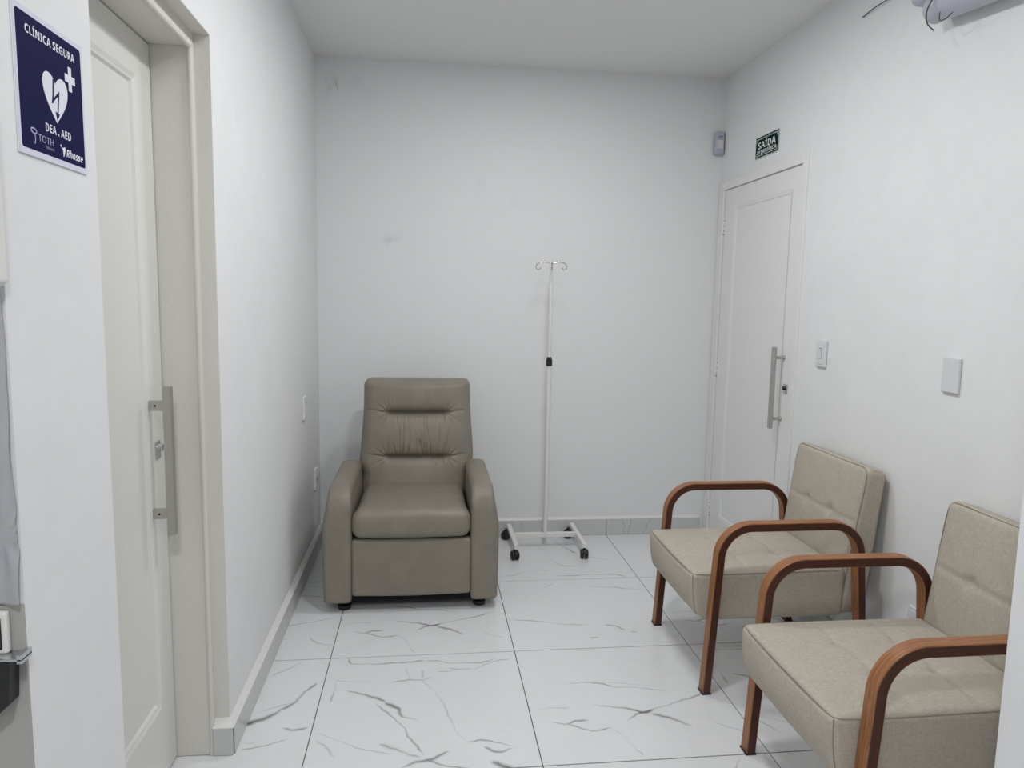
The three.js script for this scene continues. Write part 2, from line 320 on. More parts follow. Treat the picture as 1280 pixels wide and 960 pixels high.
const wallBackBump = plasterBump.clone(); wallBackBump.repeat.set(XR / 0.9, H / 0.9);
struct('wall_back', 'plain white painted wall behind the recliner and the drip stand', 'wall', wb, std({ color: lin(0.83, 0.835, 0.84), roughness: 0.72, map: wallBackMap, bumpMap: wallBackBump, bumpScale: 0.0004 }));
// wall with the recessed door (opening z 1.985 - 2.745)
const D1a = 1.985, D1b = 2.745, D1h = 2.137;
struct('wall_left', 'white wall with a recessed door and a blue defibrillator sign', 'wall', merge([
  bx(-0.26, 0, -0.1, H, 0, D1a), bx(-0.26, 0, D1h, H, D1a, D1b), bx(-0.26, 0, -0.1, H, D1b, 3.065), bx(-0.30, -0.26, -0.1, H, D1a - 0.1, D1b + 0.1)]), M.wall);
// wall with the exit door (opening z 0.075 - 0.965)
const D2a = 0.072, D2b = 0.968, D2h = 2.062;
struct('wall_right', 'white wall behind the two armchairs, holding the exit door', 'wall', merge([
  bx(XR, XR + wT, -0.1, H, 0, D2a), bx(XR, XR + wT, D2h, H, D2a, D2b), bx(XR, XR + wT, -0.1, H, D2b, ZB2), bx(XR + wT, XR + wT + 0.03, -0.1, H, 0, 1.1)]), M.wall);
struct('wall_partition', 'white partition end wall beside the front armchair', 'wall', bx(1.765, XR, -0.1, H, 2.935, 3.065), M.wall);
struct('wall_front', 'white wall face of the entrance area with the black door lock', 'wall', bx(XL2 - wT, -0.26, -0.1, H, 2.915, 3.065), M.wall);
struct('wall_entrance', 'white side wall of the entrance area', 'wall', bx(XL2 - wT, XL2, -0.1, H, 3.065, ZB2), M.wall);
struct('wall_rear', 'white rear wall of the entrance area', 'wall', bx(XL2 - wT, XR + wT, -0.1, H, ZB2, ZB2 + wT), M.wall);

// baseboards: strips of the same porcelain, with a painted mortar chamfer on top
function veinStrip(seed) {
  const R = rng(seed);
  return canvasTex(512, 96, (c, w, h) => { c.fillStyle = '#d6d8d6'; c.fillRect(0, 0, w, h); c.lineCap = 'round';
    for (let i = 0; i < 5; i++) { let x = R() * w, y = 0; c.lineWidth = 1 + 2.5 * R(); c.strokeStyle = `rgba(105,108,106,${0.10 + 0.3 * R()})`; c.beginPath(); c.moveTo(x, y); const dx = (R() - 0.5) * 60; while (y < h) { y += 12; x += dx * 0.12 + (R() - 0.5) * 10; c.lineTo(x, y); } c.stroke(); } });
}
const stripMats = [1, 2, 3].map((s) => std({ map: veinStrip(100 + s), color: lin(0.88, 0.88, 0.875), roughness: 0.3 }));
function stripGeo(x0, x1, y0, y1, z0, z1, along) { const g = rbx(x0, x1, y0, y1, z0, z1, 0.0012, 1), p = g.attributes.position, uv = g.attributes.uv; for (let i = 0; i < p.count; i++) uv.setXY(i, along === 'x' ? (p.getX(i) - x0) / S : (p.getZ(i) - z0) / S, p.getY(i) / 0.11); return g; }
{
  const b = struct('baseboard_back', 'pale marbled tile baseboard along the far wall', 'baseboard');
  const xs = [0.012, JX[1], JX[2], JX[3], XR - 0.035];
  for (let i = 0; i < 4; i++) mesh('baseboard_tile', stripGeo(xs[i] + 0.001, xs[i + 1] - 0.001, 0.001, 0.099, 0.003, 0.014, 'x'), stripMats[i % 3], b);
  mesh('mortar', bx(0, XR - 0.036, 0.001, 0.097, 0.0, 0.006), M.grout, b);
  const ch = new THREE.Shape([[0, 0.0985], [0.013, 0.0985], [0.0125, 0.101], [0, 0.113]].map((q) => new THREE.Vector2(...q)));
  const g = new THREE.ExtrudeGeometry(ch, { depth: XR - 0.036, bevelEnabled: false }); g.rotateY(-Math.PI / 2); g.scale(-1, 1, 1); { const ix = g.index; if (!ix) { const p = g.attributes.position.array; for (let i = 0; i < p.length; i += 9) for (let k = 0; k < 3; k++) { const t = p[i + 3 + k]; p[i + 3 + k] = p[i + 6 + k]; p[i + 6 + k] = t; } } }
  g.computeVertexNormals(); mesh('top_chamfer', g, M.baseTop, b, 'white painted chamfer above the tile');
}
{
  const b = struct('baseboard_left', 'pale marbled tile baseboard beside the recliner, wrapping the door recess', 'baseboard');
  const zs = [0.014, 0.28, 1.01, 1.735, 2.003];
  for (let i = 0; i < 4; i++) mesh('baseboard_tile', stripGeo(0.004, 0.018, 0.001, 0.092, zs[i] + 0.001, zs[i + 1] - 0.001, 'z'), stripMats[(i + 1) % 3], b);
  mesh('baseboard_tile', stripGeo(-0.044, 0.0135, 0.001, 0.09, 2.0035, 2.012, 'x'), stripMats[1], b);
  mesh('mortar', merge([bx(0, 0.007, 0.001, 0.09, 0, 2.002), bx(-0.044, 0.0155, 0.001, 0.088, 1.985, 2.005)]), M.grout, b);
  mesh('top_chamfer', merge([wedge()]), M.baseTop, b, 'white painted chamfer above the tile');
  function wedge() {                               // sloped mortar along the wall and round the recess corner
    const P = [], q = (a, c, d, e) => { P.push(...a, ...c, ...d, ...a, ...d, ...e); };
    const z0 = 0, z1 = 2.0115, xo = 0.0175, yo = 0.0918, yi = 0.112;
    q([0, yi, z0], [0, yi, 1.985], [xo, yo, z1], [xo, yo, z0]);
    q([xo, yo, z1], [0, yi, 1.985], [-0.046, yi, 1.985], [-0.046, yo, z1]);
    q([xo, yo - 0.002, z0], [xo, yo, z0], [xo, yo, z1], [xo, yo - 0.002, z1]); q([xo, yo - 0.002, z1], [xo, yo, z1], [-0.046, yo, z1], [-0.046, yo - 0.002, z1]);
    q([0, yo - 0.002, z0], [xo, yo - 0.002, z0], [xo, yo - 0.002, z1], [0, yo - 0.002, z1]);
    const g = new THREE.BufferGeometry(); g.setAttribute('position', new THREE.Float32BufferAttribute(P, 3)); g.setAttribute('uv', new THREE.Float32BufferAttribute(new Float32Array(P.length / 3 * 2), 2)); g.computeVertexNormals(); return g;
  }
}
{ const b = struct('baseboard_right', 'pale marbled tile baseboard behind the armchairs', 'baseboard'); const zs = [1.02, 1.42, 2.15, 2.934]; for (let i = 0; i < 3; i++) mesh('baseboard_tile', stripGeo(XR - 0.015, XR, 0.001, 0.099, zs[i] + 0.001, zs[i + 1] - 0.001, 'z'), stripMats[i], b); }

// recessed door: lining, leaf, pull bar, lock
{
  const xd = -0.155;                               // face of the leaf
  const t = struct('trim_1', 'off-white wooden lining of the recessed door', 'door frame');
  const bead = (len, axis) => { const g = new THREE.CylinderGeometry(0.008, 0.008, len, 16); if (axis === 'z') g.rotateX(Math.PI / 2); return g; };
  mesh('jamb', merge([rbx(-0.25, -0.044, 0, D1h, D1a - 0.002, 2.004, 0.004), bead(D1h, 'y').translate(-0.050, D1h / 2, 2.002)]), M.jambPaint, t);
  mesh('head', merge([rbx(-0.25, -0.044, 2.098, D1h + 0.002, 2.004, D1b - 0.02, 0.004), bead(D1b - 2.024, 'z').translate(-0.050, 2.100, (2.004 + D1b - 0.02) / 2)]), M.jambPaint, t);
  mesh('jamb', rbx(-0.25, -0.044, 0, D1h, D1b - 0.02, D1b + 0.002, 0.004), M.jambPaint, t);
  mesh('recess_edge', merge([bx(-0.045, -0.0005, 0.115, D1h, D1a, D1a + 0.0015), bx(-0.045, -0.0005, D1h - 0.0015, D1h, D1a + 0.0015, D1b)]), M.jambPaint, t);
  const d = struct('door_1', 'off-white panelled door set back in the wall, with a steel pull bar', 'door');
  const z0 = 2.008, z1 = D1b - 0.023, y0 = 0.008, y1 = 2.094, sz = 0.105, py0 = 0.225, py1 = 1.985;
  panelDoor(d, (u, v, w) => [xd - w, v, u], z0, z1, y0, y1, z0 + sz, z1 - sz, py0, py1, M.doorPaint);
  // square pull bar on two brackets
  const h = mesh('pull_handle', rbx(-0.117, -0.095, 0.745, 1.165, 2.100, 2.122, 0.0015), M.steel, d, 'brushed steel square pull bar');
  for (const y of [0.805, 1.112]) { mesh('bracket', rbx(xd, -0.116, y - 0.014, y + 0.014, 2.104, 2.118, 0.001), M.steel, h); mesh('screw', cyl(0.003, 0.002, -0.138, y, 2.1185, 'z', 10), M.blackPlastic, h); }
  const k = mesh('lock_plate', rbx(xd, xd + 0.004, 0.952, 1.003, 2.048, 2.082, 0.0015), M.chrome, d, 'chrome lock plate'); mesh('lock_cylinder', cyl(0.011, 0.014, xd + 0.009, 0.985, 2.065, 'x', 20), M.chrome, k); mesh('keyhole', bx(xd + 0.016, xd + 0.0164, 0.979, 0.991, 2.0635, 2.0665), M.blackPlastic, k);
}
// leaf of stiles and rails round one sunk panel; map(u, v, depth) puts it in the wall
function panelDoor(parent, map, u0, u1, v0, v1, a0, a1, b0, b1, mat, sink = 1) {
  const P = [], q = (a, b, c, d) => P.push(...map(...a), ...map(...b), ...map(...c), ...map(...a), ...map(...c), ...map(...d));
  const box = (ua, ub, va, vb, w0, w1) => { q([ua, va, w0], [ub, va, w0], [ub, vb, w0], [ua, vb, w0]); q([ua, va, w1], [ua, vb, w1], [ub, vb, w1], [ub, va, w1]); q([ua, va, w0], [ua, vb, w0], [ua, vb, w1], [ua, va, w1]); q([ub, va, w0], [ub, va, w1], [ub, vb, w1], [ub, vb, w0]); q([ua, va, w0], [ua, va, w1], [ub, va, w1], [ub, va, w0]); q([ua, vb, w0], [ub, vb, w0], [ub, vb, w1], [ua, vb, w1]); };
  const fin = (name, m, label) => { const g = new THREE.BufferGeometry(); g.setAttribute('position', new THREE.Float32BufferAttribute(P.slice(), 3)); P.length = 0; g.computeVertexNormals(); metreUV(g); mesh(name, g, m, parent, label); };
  for (const [n, ua, ub, va, vb] of [['stile', u0, a0, v0, v1], ['stile', a1, u1, v0, v1], ['rail', a0, a1, v0, b0], ['rail', a0, a1, b1, v1]]) { box(ua, ub, va, vb, 0, 0.035); fin(n, mat); }
  box(a0 - 0.004, a1 + 0.004, b0 - 0.004, b1 + 0.004, 0.011 * sink, 0.028); fin('panel', mat);
  const m = [0, 0.010, 0.016, 0.022], w = [-0.0015, 0.003, 0.004, 0.0112].map((q) => q * sink);   // moulding that steps down to the panel
  for (let i = 0; i < 3; i++) { const A = [a0 + m[i], a1 - m[i], b0 + m[i], b1 - m[i], w[i]], B = [a0 + m[i + 1], a1 - m[i + 1], b0 + m[i + 1], b1 - m[i + 1], w[i + 1]];
    const c = ([x0, x1, y0, y1, d]) => [[x0, y0, d], [x1, y0, d], [x1, y1, d], [x0, y1, d]], o = c(A), n = c(B); for (let k = 0; k < 4; k++) q(o[k], o[(k + 1) % 4], n[(k + 1) % 4], n[k]); }
  fin('moulding', mat);
}
// exit door
{
  const t = struct('trim_2', 'white wooden casing of the exit door', 'door frame');
  const c0 = XR - 0.010, wv = 0.046;
  mesh('casing', rbx(c0, XR + 0.01, 0, 2.105, 0.004, D2a + 0.004, 0.004), M.whitePaint, t);
  mesh('casing', rbx(c0, XR + 0.01, 0, 2.105, D2b - 0.006, D2b + wv - 0.006, 0.004), M.whitePaint, t);
  mesh('casing', rbx(c0, XR + 0.01, 2.056, 2.105, D2a + 0.004, D2b - 0.006, 0.004), M.whitePaint, t);
  mesh('stop', merge([bx(XR + 0.045, XR + 0.075, 0, D2h, D2a, D2a + 0.02), bx(XR + 0.045, XR + 0.075, 0, D2h, D2b - 0.02, D2b), bx(XR + 0.045, XR + 0.075, D2h - 0.02, D2h, D2a, D2b)]), M.whitePaint, t);
  const d = struct('door_2', 'white panelled exit door with a vertical steel pull bar', 'door');
  const xf = XR + 0.001;
  panelDoor(d, (u, v, w) => [xf + w, v, u], D2a + 0.008, D2b - 0.010, 0.008, 2.0535, 0.215, 0.862, 0.155, 1.955, M.whitePaint, 0.6);
  const h = mesh('pull_handle', rbx(2.252, 2.270, 0.815, 1.210, 0.874, 0.896, 0.002), M.steel, d, 'brushed steel pull bar');
  for (const y of [0.863, 1.160]) { mesh('bracket', cyl(0.008, 0.044, 2.293, y, 0.885, 'x', 16), M.steel, h); mesh('rosette', cyl(0.011, 0.004, xf - 0.002, y, 0.885, 'x', 20), M.steel, h); }
  const k = mesh('lock_plate', rbx(xf - 0.006, xf, 0.990, 1.036, 0.900, 0.934, 0.003), M.steel, d, 'steel lock plate'); mesh('lock_cylinder', cyl(0.009, 0.010, xf - 0.010, 1.016, 0.917, 'x', 18), M.blackPlastic, k);
  for (const y of [0.185, 1.034, 1.855]) { const hg = mesh('hinge', merge([cyl(0.006, 0.09, XR - 0.006, y, D2a + 0.008, 'y', 12), bx(XR - 0.004, XR + 0.002, y - 0.045, y + 0.045, D2a + 0.006, D2a + 0.024)]), M.whitePaint, d); for (const s of [-0.03, 0.0, 0.03]) mesh('screw', cyl(0.0035, 0.002, XR - 0.0045, y + s, D2a + 0.019, 'x', 8), M.slot, hg); }
}

// ---------------------------------------------------------------- ceiling lamps
for (const [x, z, s, f, label] of CEILING_LAMPS) {
  const t = thing('ceiling_lamp', label, 'ceiling lamp', [x, H, z]);
  mesh('frame', merge([rbx(-s / 2 - 0.012, s / 2 + 0.012, -0.02, 0, -s / 2 - 0.012, -s / 2, 0.002), rbx(-s / 2 - 0.012, s / 2 + 0.012, -0.02, 0, s / 2, s / 2 + 0.012, 0.002), rbx(-s / 2 - 0.012, -s / 2, -0.02, 0, -s / 2, s / 2, 0.002), rbx(s / 2, s / 2 + 0.012, -0.02, 0, -s / 2, s / 2, 0.002)]), M.whitePaint, t);
  mesh('diffuser', bx(-s / 2, s / 2, -0.018, -0.004, -s / 2, s / 2), M.lampGlow, t);
  const l = new THREE.RectAreaLight(LAMP.color, LAMP.level * f, s, s); l.position.set(0, -0.0215, 0); l.rotation.x = -Math.PI / 2; l.castShadow = true; t.add(l);
}

// ---------------------------------------------------------------- recliner
{
  const r = thing('recliner', 'taupe leather recliner armchair with pleated backrest, standing in the room corner', 'armchair', [0.542, 0, 0.58]);
  // local frame: x across, z to the front (front face 0.44), y up
  const arm = (s) => softBox(0.122, 0.525, 0.80, 0.021, 0.018, (v, n) => {
    const y = v.y + 0.2625, zz = v.z + 0.04, R = 0.105;        // height above the arm's bottom; z in the chair
    const f = clamp(zz - (0.44 - R), 0, R), top = 0.525 - (R - Math.sqrt(R * R - f * f)) * 0.92 - 0.15 * sstep(-0.12, -0.44, zz);
    const Y = y > 0.24 ? 0.24 + (y - 0.24) * (top - 0.24) / 0.285 : y, up = sstep(0.36, 0.525, y), out = clamp(0.5 + v.x / 0.122, 0, 1);
    let X = v.x - up * 0.020 * out * out; X += 0.004 * Math.sin(Math.PI * clamp(y / 0.525, 0, 1)) * n.x;
    v.set(s * X, Y + 0.045 + 0.008 * Math.sin(Math.PI * out) * up, zz);
  });
  for (const s of [-1, 1]) { const g = arm(s); if (s < 0) { const ix = g.index.array; for (let i = 0; i < ix.length; i += 3) { const t = ix[i]; ix[i] = ix[i + 1]; ix[i + 1] = t; } smoothNormals(g); } g.translate(s * 0.329, 0, 0); mesh('arm', g, M.leather, r); }
  mesh('footrest_panel', softBox(0.535, 0.262, 0.07, 0.016, 0.02, (v, n) => { if (n.z > 0.5) v.z += 0.008 * Math.cos(v.x / 0.535 * Math.PI) * Math.cos(v.y / 0.262 * Math.PI); v.y += 0.209 + (v.y < 0 ? -0.006 * Math.cos(v.x / 0.27 * 1.5) : 0); v.z += 0.400; }), M.leather, r);
  const seat = mesh('seat_cushion', softBox(0.535, 0.125, 0.60, 0.046, 0.018, (v, n) => {
    const e = Math.cos(clamp(v.x / 0.535, -0.5, 0.5) * Math.PI), c = Math.cos(clamp(v.z / 0.60, -0.5, 0.5) * Math.PI);
    if (n.y > 0.3) v.y += 0.022 * Math.pow(Math.max(0, e), 0.7) * (0.45 + 0.55 * c);
    if (n.z > 0.3) v.z += 0.012 * e;
    v.x *= v.z < 0.1 ? 0.955 : mix(0.955, 1, sstep(0.1, 0.28, v.z));
    v.y += 0.397 + v.z * 0.036; v.z += 0.152;
  }), M.leather, r);
  // backrest: three pads between two pulled-in folds, with gathers
  const R = rng(5), gath = Array.from({ length: 24 }, () => ({ x: (R() - 0.5) * 0.31, w: 0.0022 + 0.003 * R(), a: 0.0022 + 0.0040 * R(), b: 0.25 + 0.6 * R(), s: (R() - 0.5) * 0.05, low: R() < 0.75 }));
  const fold = (x, y, y0, half, depth, wid) => {               // a horizontal tuck that fades beyond +-half
    const k = 1 - sstep(half * 0.86, half * 1.22, Math.abs(x)), dy = y - y0 - 0.012 * Math.pow(Math.max(0, Math.abs(x) - half) / 0.1, 1) * 1; const side = 0.10 * sstep(half, half * 1.1, Math.abs(x));
    return -depth * k * Math.exp(-Math.pow(dy / wid, 2)) - depth * k * 0.5 * Math.exp(-Math.pow(dy / (wid * 2.6), 2)) - depth * side * Math.exp(-Math.pow(dy / 0.0045, 2));
  };
  const bw = 0.585, bh = 0.60;
  const dispBack = (x, y) => {                                  // x across, y 0 (seat) .. 0.6 (top)
    let d = 0.030 * Math.pow(Math.max(0, Math.cos(x / bw * Math.PI)), 0.55);
    const p = (a, b) => { const t = clamp((y - a) / (b - a), 0, 1); return Math.pow(Math.sin(Math.PI * t), 0.7); };
    const mid = Math.exp(-Math.pow(x / 0.23, 4));
    d += mid * (y < 0.207 ? 0.016 * p(-0.12, 0.207) : y < 0.432 ? 0.020 * p(0.207, 0.432) : 0.022 * p(0.432, 0.66));
    d += fold(x, y, 0.432, 0.152, 0.026, 0.011) + fold(x, y, 0.207, 0.150, 0.022, 0.010);
    for (const g of gath) {                                     // gathers running up from the lower fold, some down from it
      const t = (y - 0.207) / 0.20; if (t > 0 && t < g.b + 0.15) { const xx = x - g.x - g.s * t + 0.03 * t * Math.sin(g.x * 40); d -= g.a * Math.exp(-Math.pow(xx / g.w, 2)) * sstep(g.b + 0.15, g.b - 0.1, t) * sstep(0, 0.05, t); }
      if (g.low && g.x > -0.12) { const tl = (0.207 - y) / 0.10, gx = 0.10 + g.x * 0.35; if (tl > 0 && tl < g.b) { const xx = x - gx - 0.05 * tl * (gx / 0.12); d -= 0.8 * g.a * Math.exp(-Math.pow(xx / g.w, 2)) * sstep(g.b, g.b - 0.3, tl) * sstep(0, 0.06, tl); } }
      const tt = (y - 0.432) / 0.14; if (tt > 0 && tt < 1) { const xx = x - g.x * 1.0 - 0.02 * tt; d -= 0.28 * g.a * Math.exp(-Math.pow(xx / (g.w * 1.3), 2)) * sstep(0.95, 0.5, tt); }
      const tu = (0.432 - y) / 0.09; if (tu > 0 && tu < 1) { const xx = x - g.x * 1.02; d -= 0.5 * g.a * Math.exp(-Math.pow(xx / g.w, 2)) * sstep(1, 0.3, tu); }
    }
    for (const [cx, cy] of [[-0.155, 0.432], [0.155, 0.432], [-0.153, 0.207], [0.153, 0.207]]) {   // creases that fan out from the ends of the folds
      const dx = (x - cx) * Math.sign(cx), dy = y - cy, rr = Math.hypot(dx, dy), a = Math.atan2(dy, dx);
      if (rr < 0.11) for (const a0 of [-1.0, -0.55, 0.18, 0.62, 1.15, 1.5]) d -= 0.0036 * Math.exp(-Math.pow((a - a0) * rr / 0.0045, 2)) * sstep(0.10, 0.03, rr) * sstep(0, 0.015, rr);
    }
    return d;
  };
  const back = softBox(bw, bh, 0.13, 0.034, 0.0027, (v, n) => {
    const x = v.x, y = v.y + bh / 2;
    if (n.z > 0.25) v.z += dispBack(x, y) * sstep(0.25, 0.9, n.z) * sstep(bw / 2, bw / 2 - 0.05, Math.abs(x)) * sstep(bh + 0.003, bh - 0.03, y);
    const wf = y < 0.17 ? mix(0.93, 1.0, sstep(0.11, 0.17, y)) : mix(1.008, 0.952, sstep(0.17, 0.5, y));
    v.x = v.x * wf + 0.017 * sstep(0.0, 0.25, y); v.y = y + 0.385; v.z += mix(-0.165, -0.285, y / bh) - 0.012 * Math.cos(x / bw * Math.PI) * 0;
  });
  const bk = mesh('backrest', back, M.leather, r);
  mesh('back_shell', softBox(0.54, 0.36, 0.05, 0.018, 0.04, (v) => { v.y += 0.30; v.z += -0.34; }), M.leather, r);
  mesh('underframe', bx(-0.27, 0.27, 0.035, 0.30, -0.32, 0.385), M.blackCloth, r, 'black cloth lining below the seat');
  for (const [x, z] of [[-0.305, 0.37], [0.312, 0.365], [-0.3, -0.36], [0.3, -0.36]]) { const f = mesh('foot', cyl(0.028, 0.02, x, 0.010, z, 'y', 24, 0.03), M.blackPlastic, r, 'round black plastic foot'); mesh('stem', cyl(0.012, 0.032, x, 0.035, z), M.blackPlastic, f); }
}

// ---------------------------------------------------------------- drip stand
{
  const t = thing('drip_stand', 'slim white drip stand on four black casters against the far wall', 'drip stand', [1.285, 0, 0.205]);
  const yr = 0.075;
  for (const x of [-0.190, 0.188]) mesh('base_rail', rbx(x - 0.0125, x + 0.0125, yr - 0.0125, yr + 0.0125, -0.172, 0.205, 0.002), M.enamel, t);
  mesh('cross_bar', rbx(-0.178, 0.176, yr - 0.0125, yr + 0.0125, -0.0125, 0.0125, 0.002), M.enamel, t);
  mesh('lower_pole', cyl(0.0125, 0.975, 0, 0.0875 + 0.4875, 0), M.enamel, t);
  mesh('upper_pole', cyl(0.009, 0.56, 0, 1.055 + 0.28, 0), M.enamel, t);
  const c = mesh('height_clamp', merge([cyl(0.0175, 0.036, 0, 1.066, 0), cyl(0.0135, 0.014, 0, 1.090, 0)]), M.blackPlastic, t, 'black plastic height clamp');
  for (const a of [0.12, Math.PI + 0.12, Math.PI / 2 + 0.12, -Math.PI / 2 + 0.12]) {   // four hooks, each bent up at the end
    const e = [[0, 1.612, 0], [0.045, 1.618, 0], [0.074, 1.612, 0], [0.084, 1.592, 0], [0.074, 1.577, 0], [0.062, 1.582, 0], [0.060, 1.592, 0]].map(([q, y]) => [q * Math.cos(a), y, q * Math.sin(a)]);
    mesh('hook', tube(e, 0.0024, 40, 8), M.steel, t, 'thin bent wire hook');
  }
  mesh('pole_cap', new THREE.SphereGeometry(0.0095, 16, 8).translate(0, 1.613, 0), M.enamel, t);
  for (const [x, z, yaw] of [[-0.196, 0.188, 0.2], [0.190, 0.19, -0.1], [-0.208, -0.148, 0.9], [0.165, -0.150, 1.1]]) {
    const w = new THREE.Group(); w.name = 'caster'; w.position.set(x, 0, z); w.rotation.y = yaw; t.add(w); w.userData.label = 'black twin-wheel caster';
    for (const s of [-1, 1]) { const g = new THREE.LatheGeometry([[0.003, -0.009], [0.022, -0.009], [0.0255, -0.006], [0.0255, 0.005], [0.020, 0.009], [0.003, 0.010]].map((q) => new THREE.Vector2(...q)), 28); g.rotateZ(-Math.PI / 2 * s); g.translate(s * 0.0125, 0.0255, 0); mesh('wheel', g, M.blackPlastic, w); }
    mesh('hood', merge([new THREE.CylinderGeometry(0.029, 0.029, 0.012, 24, 1, false, -0.2, Math.PI + 0.4).rotateZ(Math.PI / 2).rotateX(-0.2).translate(0, 0.027, 0), cyl(0.008, 0.02, 0, 0.056, 0)]), M.blackPlastic, w);
  }
}

// ---------------------------------------------------------------- the two armchairs
function makeArmchair(label, pos, turn) {
  // local frame: x = 0 at room x 1.95 with the front towards -x, z across, y up
  const t = thing('armchair', label, 'armchair', pos, turn, 'beige armchairs with bentwood arms');
  const path = filleted([[-0.325, 0, 0], [-0.290, 0.624, 0.115], [0.228, 0.624, 0.115], [0.283, 0.0, 0]].map(([x, y, r]) => [x, y, r]), 14);
  const armGeo = sweepBar(path, 0.031, 0.044, 0.004, [0.20, 0.13, 0.12]);  // faces across z tinted darker than the top and front
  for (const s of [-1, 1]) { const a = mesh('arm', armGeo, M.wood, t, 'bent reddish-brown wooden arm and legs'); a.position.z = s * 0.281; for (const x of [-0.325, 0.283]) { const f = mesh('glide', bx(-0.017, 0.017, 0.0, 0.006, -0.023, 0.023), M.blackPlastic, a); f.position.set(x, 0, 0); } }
  // seat
  const sw = 0.516, sl = 0.60, sh = 0.185, groove = (d, w) => Math.exp(-Math.pow(d / w, 2));
  const quilt = (a, b, av, bv, k) => {             // a, b: coordinates; seams at the values given, buttons where they cross
    let d = 0; for (const q of av) d += 0.0045 * groove(a - q, 0.007); for (const q of bv) d += 0.0055 * groove(b - q, 0.008);
    for (const q of av) for (const p of bv) d += 0.015 * Math.exp(-(Math.pow(a - q, 2) + Math.pow(b - p, 2)) / (0.022 * 0.022)); return d * k;
  };
  const sx0 = -0.385, seatMap = (v) => {           // the lower front edge is rounded up and back
    const f = sstep(-sl / 2 + 0.075, -sl / 2, v.x), q = clamp(0.5 - v.y / sh, 0, 1);
    v.y += f * 0.022 * Math.pow(q, 2.2); v.x += f * 0.022 * Math.pow(q, 2); v.x += sx0 + sl / 2; v.y += 0.258 + sh / 2;
  };
  const sp = (x, y, z) => { const v = new THREE.Vector3(x, y, z); seatMap(v); return [v.x, v.y, v.z]; };
  const seat = mesh('seat', softBox(sl, sh, sw, 0.022, 0.0085, (v, n) => {
    const e = Math.cos(clamp(v.x / sl, -0.5, 0.5) * Math.PI), c = Math.cos(clamp(v.z / sw, -0.5, 0.5) * Math.PI);
    if (n.y > 0.5) v.y += (0.016 * Math.pow(Math.max(0, e * c), 0.6) - quilt(v.z, v.x, [-sw / 6, sw / 6], [-0.08, 0.10], 0.75 * Math.min(1, 4 * e * c))) * sstep(0.5, 0.95, n.y);
    if (n.x < -0.5) v.x -= 0.012 * c * Math.cos(v.y / sh * Math.PI);
    seatMap(v);
  }), M.linen, t);
  const yt = 0.4373, xf = sx0 + 0.0057, zf = sw / 2 - 0.0057;
  mesh('piping', merge([tube([[0.19, yt, -zf], [xf + 0.02, yt, -zf], [xf + 0.004, yt, -zf + 0.008], [xf, yt, -zf + 0.03], [xf - 0.006, yt + 0.002, 0], [xf, yt, zf - 0.03], [xf + 0.004, yt, zf - 0.008], [xf + 0.02, yt, zf], [0.19, yt, zf]], 0.0019, 120, 6),
    ...[-1, 1].map((s) => tube([0.085, 0.04, 0, -0.04, -0.085].map((y) => sp(-sl / 2 + 0.0062, y, s * (sw / 2 - 0.0062))), 0.0016, 24, 6))]), M.linenSeam, seat, 'stitched seam line along the edge');
  // backrest, tapering towards the bottom
  const bh = 0.565, bt = 0.12, X = (y, k) => mix(mix(0.190, 0.268, y / bh), mix(0.300, 0.354, y / bh), k);   // front and rear line of the side view
  const map = (v) => { const y = v.y + bh / 2, k = v.x / bt + 0.5; v.x = X(y, k); v.y = y + 0.265 - 0.022 * k * sstep(0.4, bh, y); };
  const back = mesh('backrest', softBox(bt, bh, sw - 0.004, 0.028, 0.0085, (v, n) => {
    const y = v.y + bh / 2, e = Math.cos(clamp(v.z / sw, -0.5, 0.5) * Math.PI), c = Math.sin(Math.PI * clamp((y - 0.15) / (bh - 0.15), 0, 1));
    if (n.x < -0.5) v.x -= (0.018 * Math.pow(Math.max(0, e * c), 0.6) - quilt(v.z, y, [-sw / 6, sw / 6], [0.355], Math.min(1, 5 * e * c))) * sstep(0.5, 0.95, -n.x);
    map(v);
  }), M.linen, t);
  const fp = (y, z, k = 0.0625) => { const v = new THREE.Vector3((k - 0.5) * bt, y - bh / 2, z); map(v); return [v.x, v.y, v.z]; };
  const zb = (sw - 0.004) / 2 - 0.0075, yb = bh - 0.0075, cr = 0.024;
  mesh('piping', merge([tube([fp(0.03, -zb), fp(0.3, -zb), fp(yb - cr, -zb), fp(yb - cr * 0.3, -zb + cr * 0.3), fp(yb, -zb + cr), fp(yb, -0.1), fp(yb, 0.1), fp(yb, zb - cr), fp(yb - cr * 0.3, zb - cr * 0.3), fp(yb - cr, zb), fp(0.3, zb), fp(0.03, zb)], 0.0019, 160, 6),
    ...[-1, 1].map((s) => tube([fp(yb - cr * 0.3, s * (zb - cr * 0.3)), fp(yb - 0.002, s * (zb - 0.002), 0.28), fp(yb - 0.002, s * (zb - 0.002), 0.72), fp(yb - cr * 0.3, s * (zb - cr * 0.3), 0.935), fp(yb - cr, s * zb, 0.9375), fp(0.3, s * zb, 0.9375), fp(0.04, s * zb, 0.9375)], 0.0016, 90, 6))]), M.linenSeam, back, 'stitched seam line along the edge');
  return t;
}
makeArmchair('beige linen armchair with bentwood arms, nearer the exit door', [1.947, 0, 1.50], 0);
makeArmchair('beige linen armchair with bentwood arms, beside the partition end', [1.954, 0, 2.415], 0);

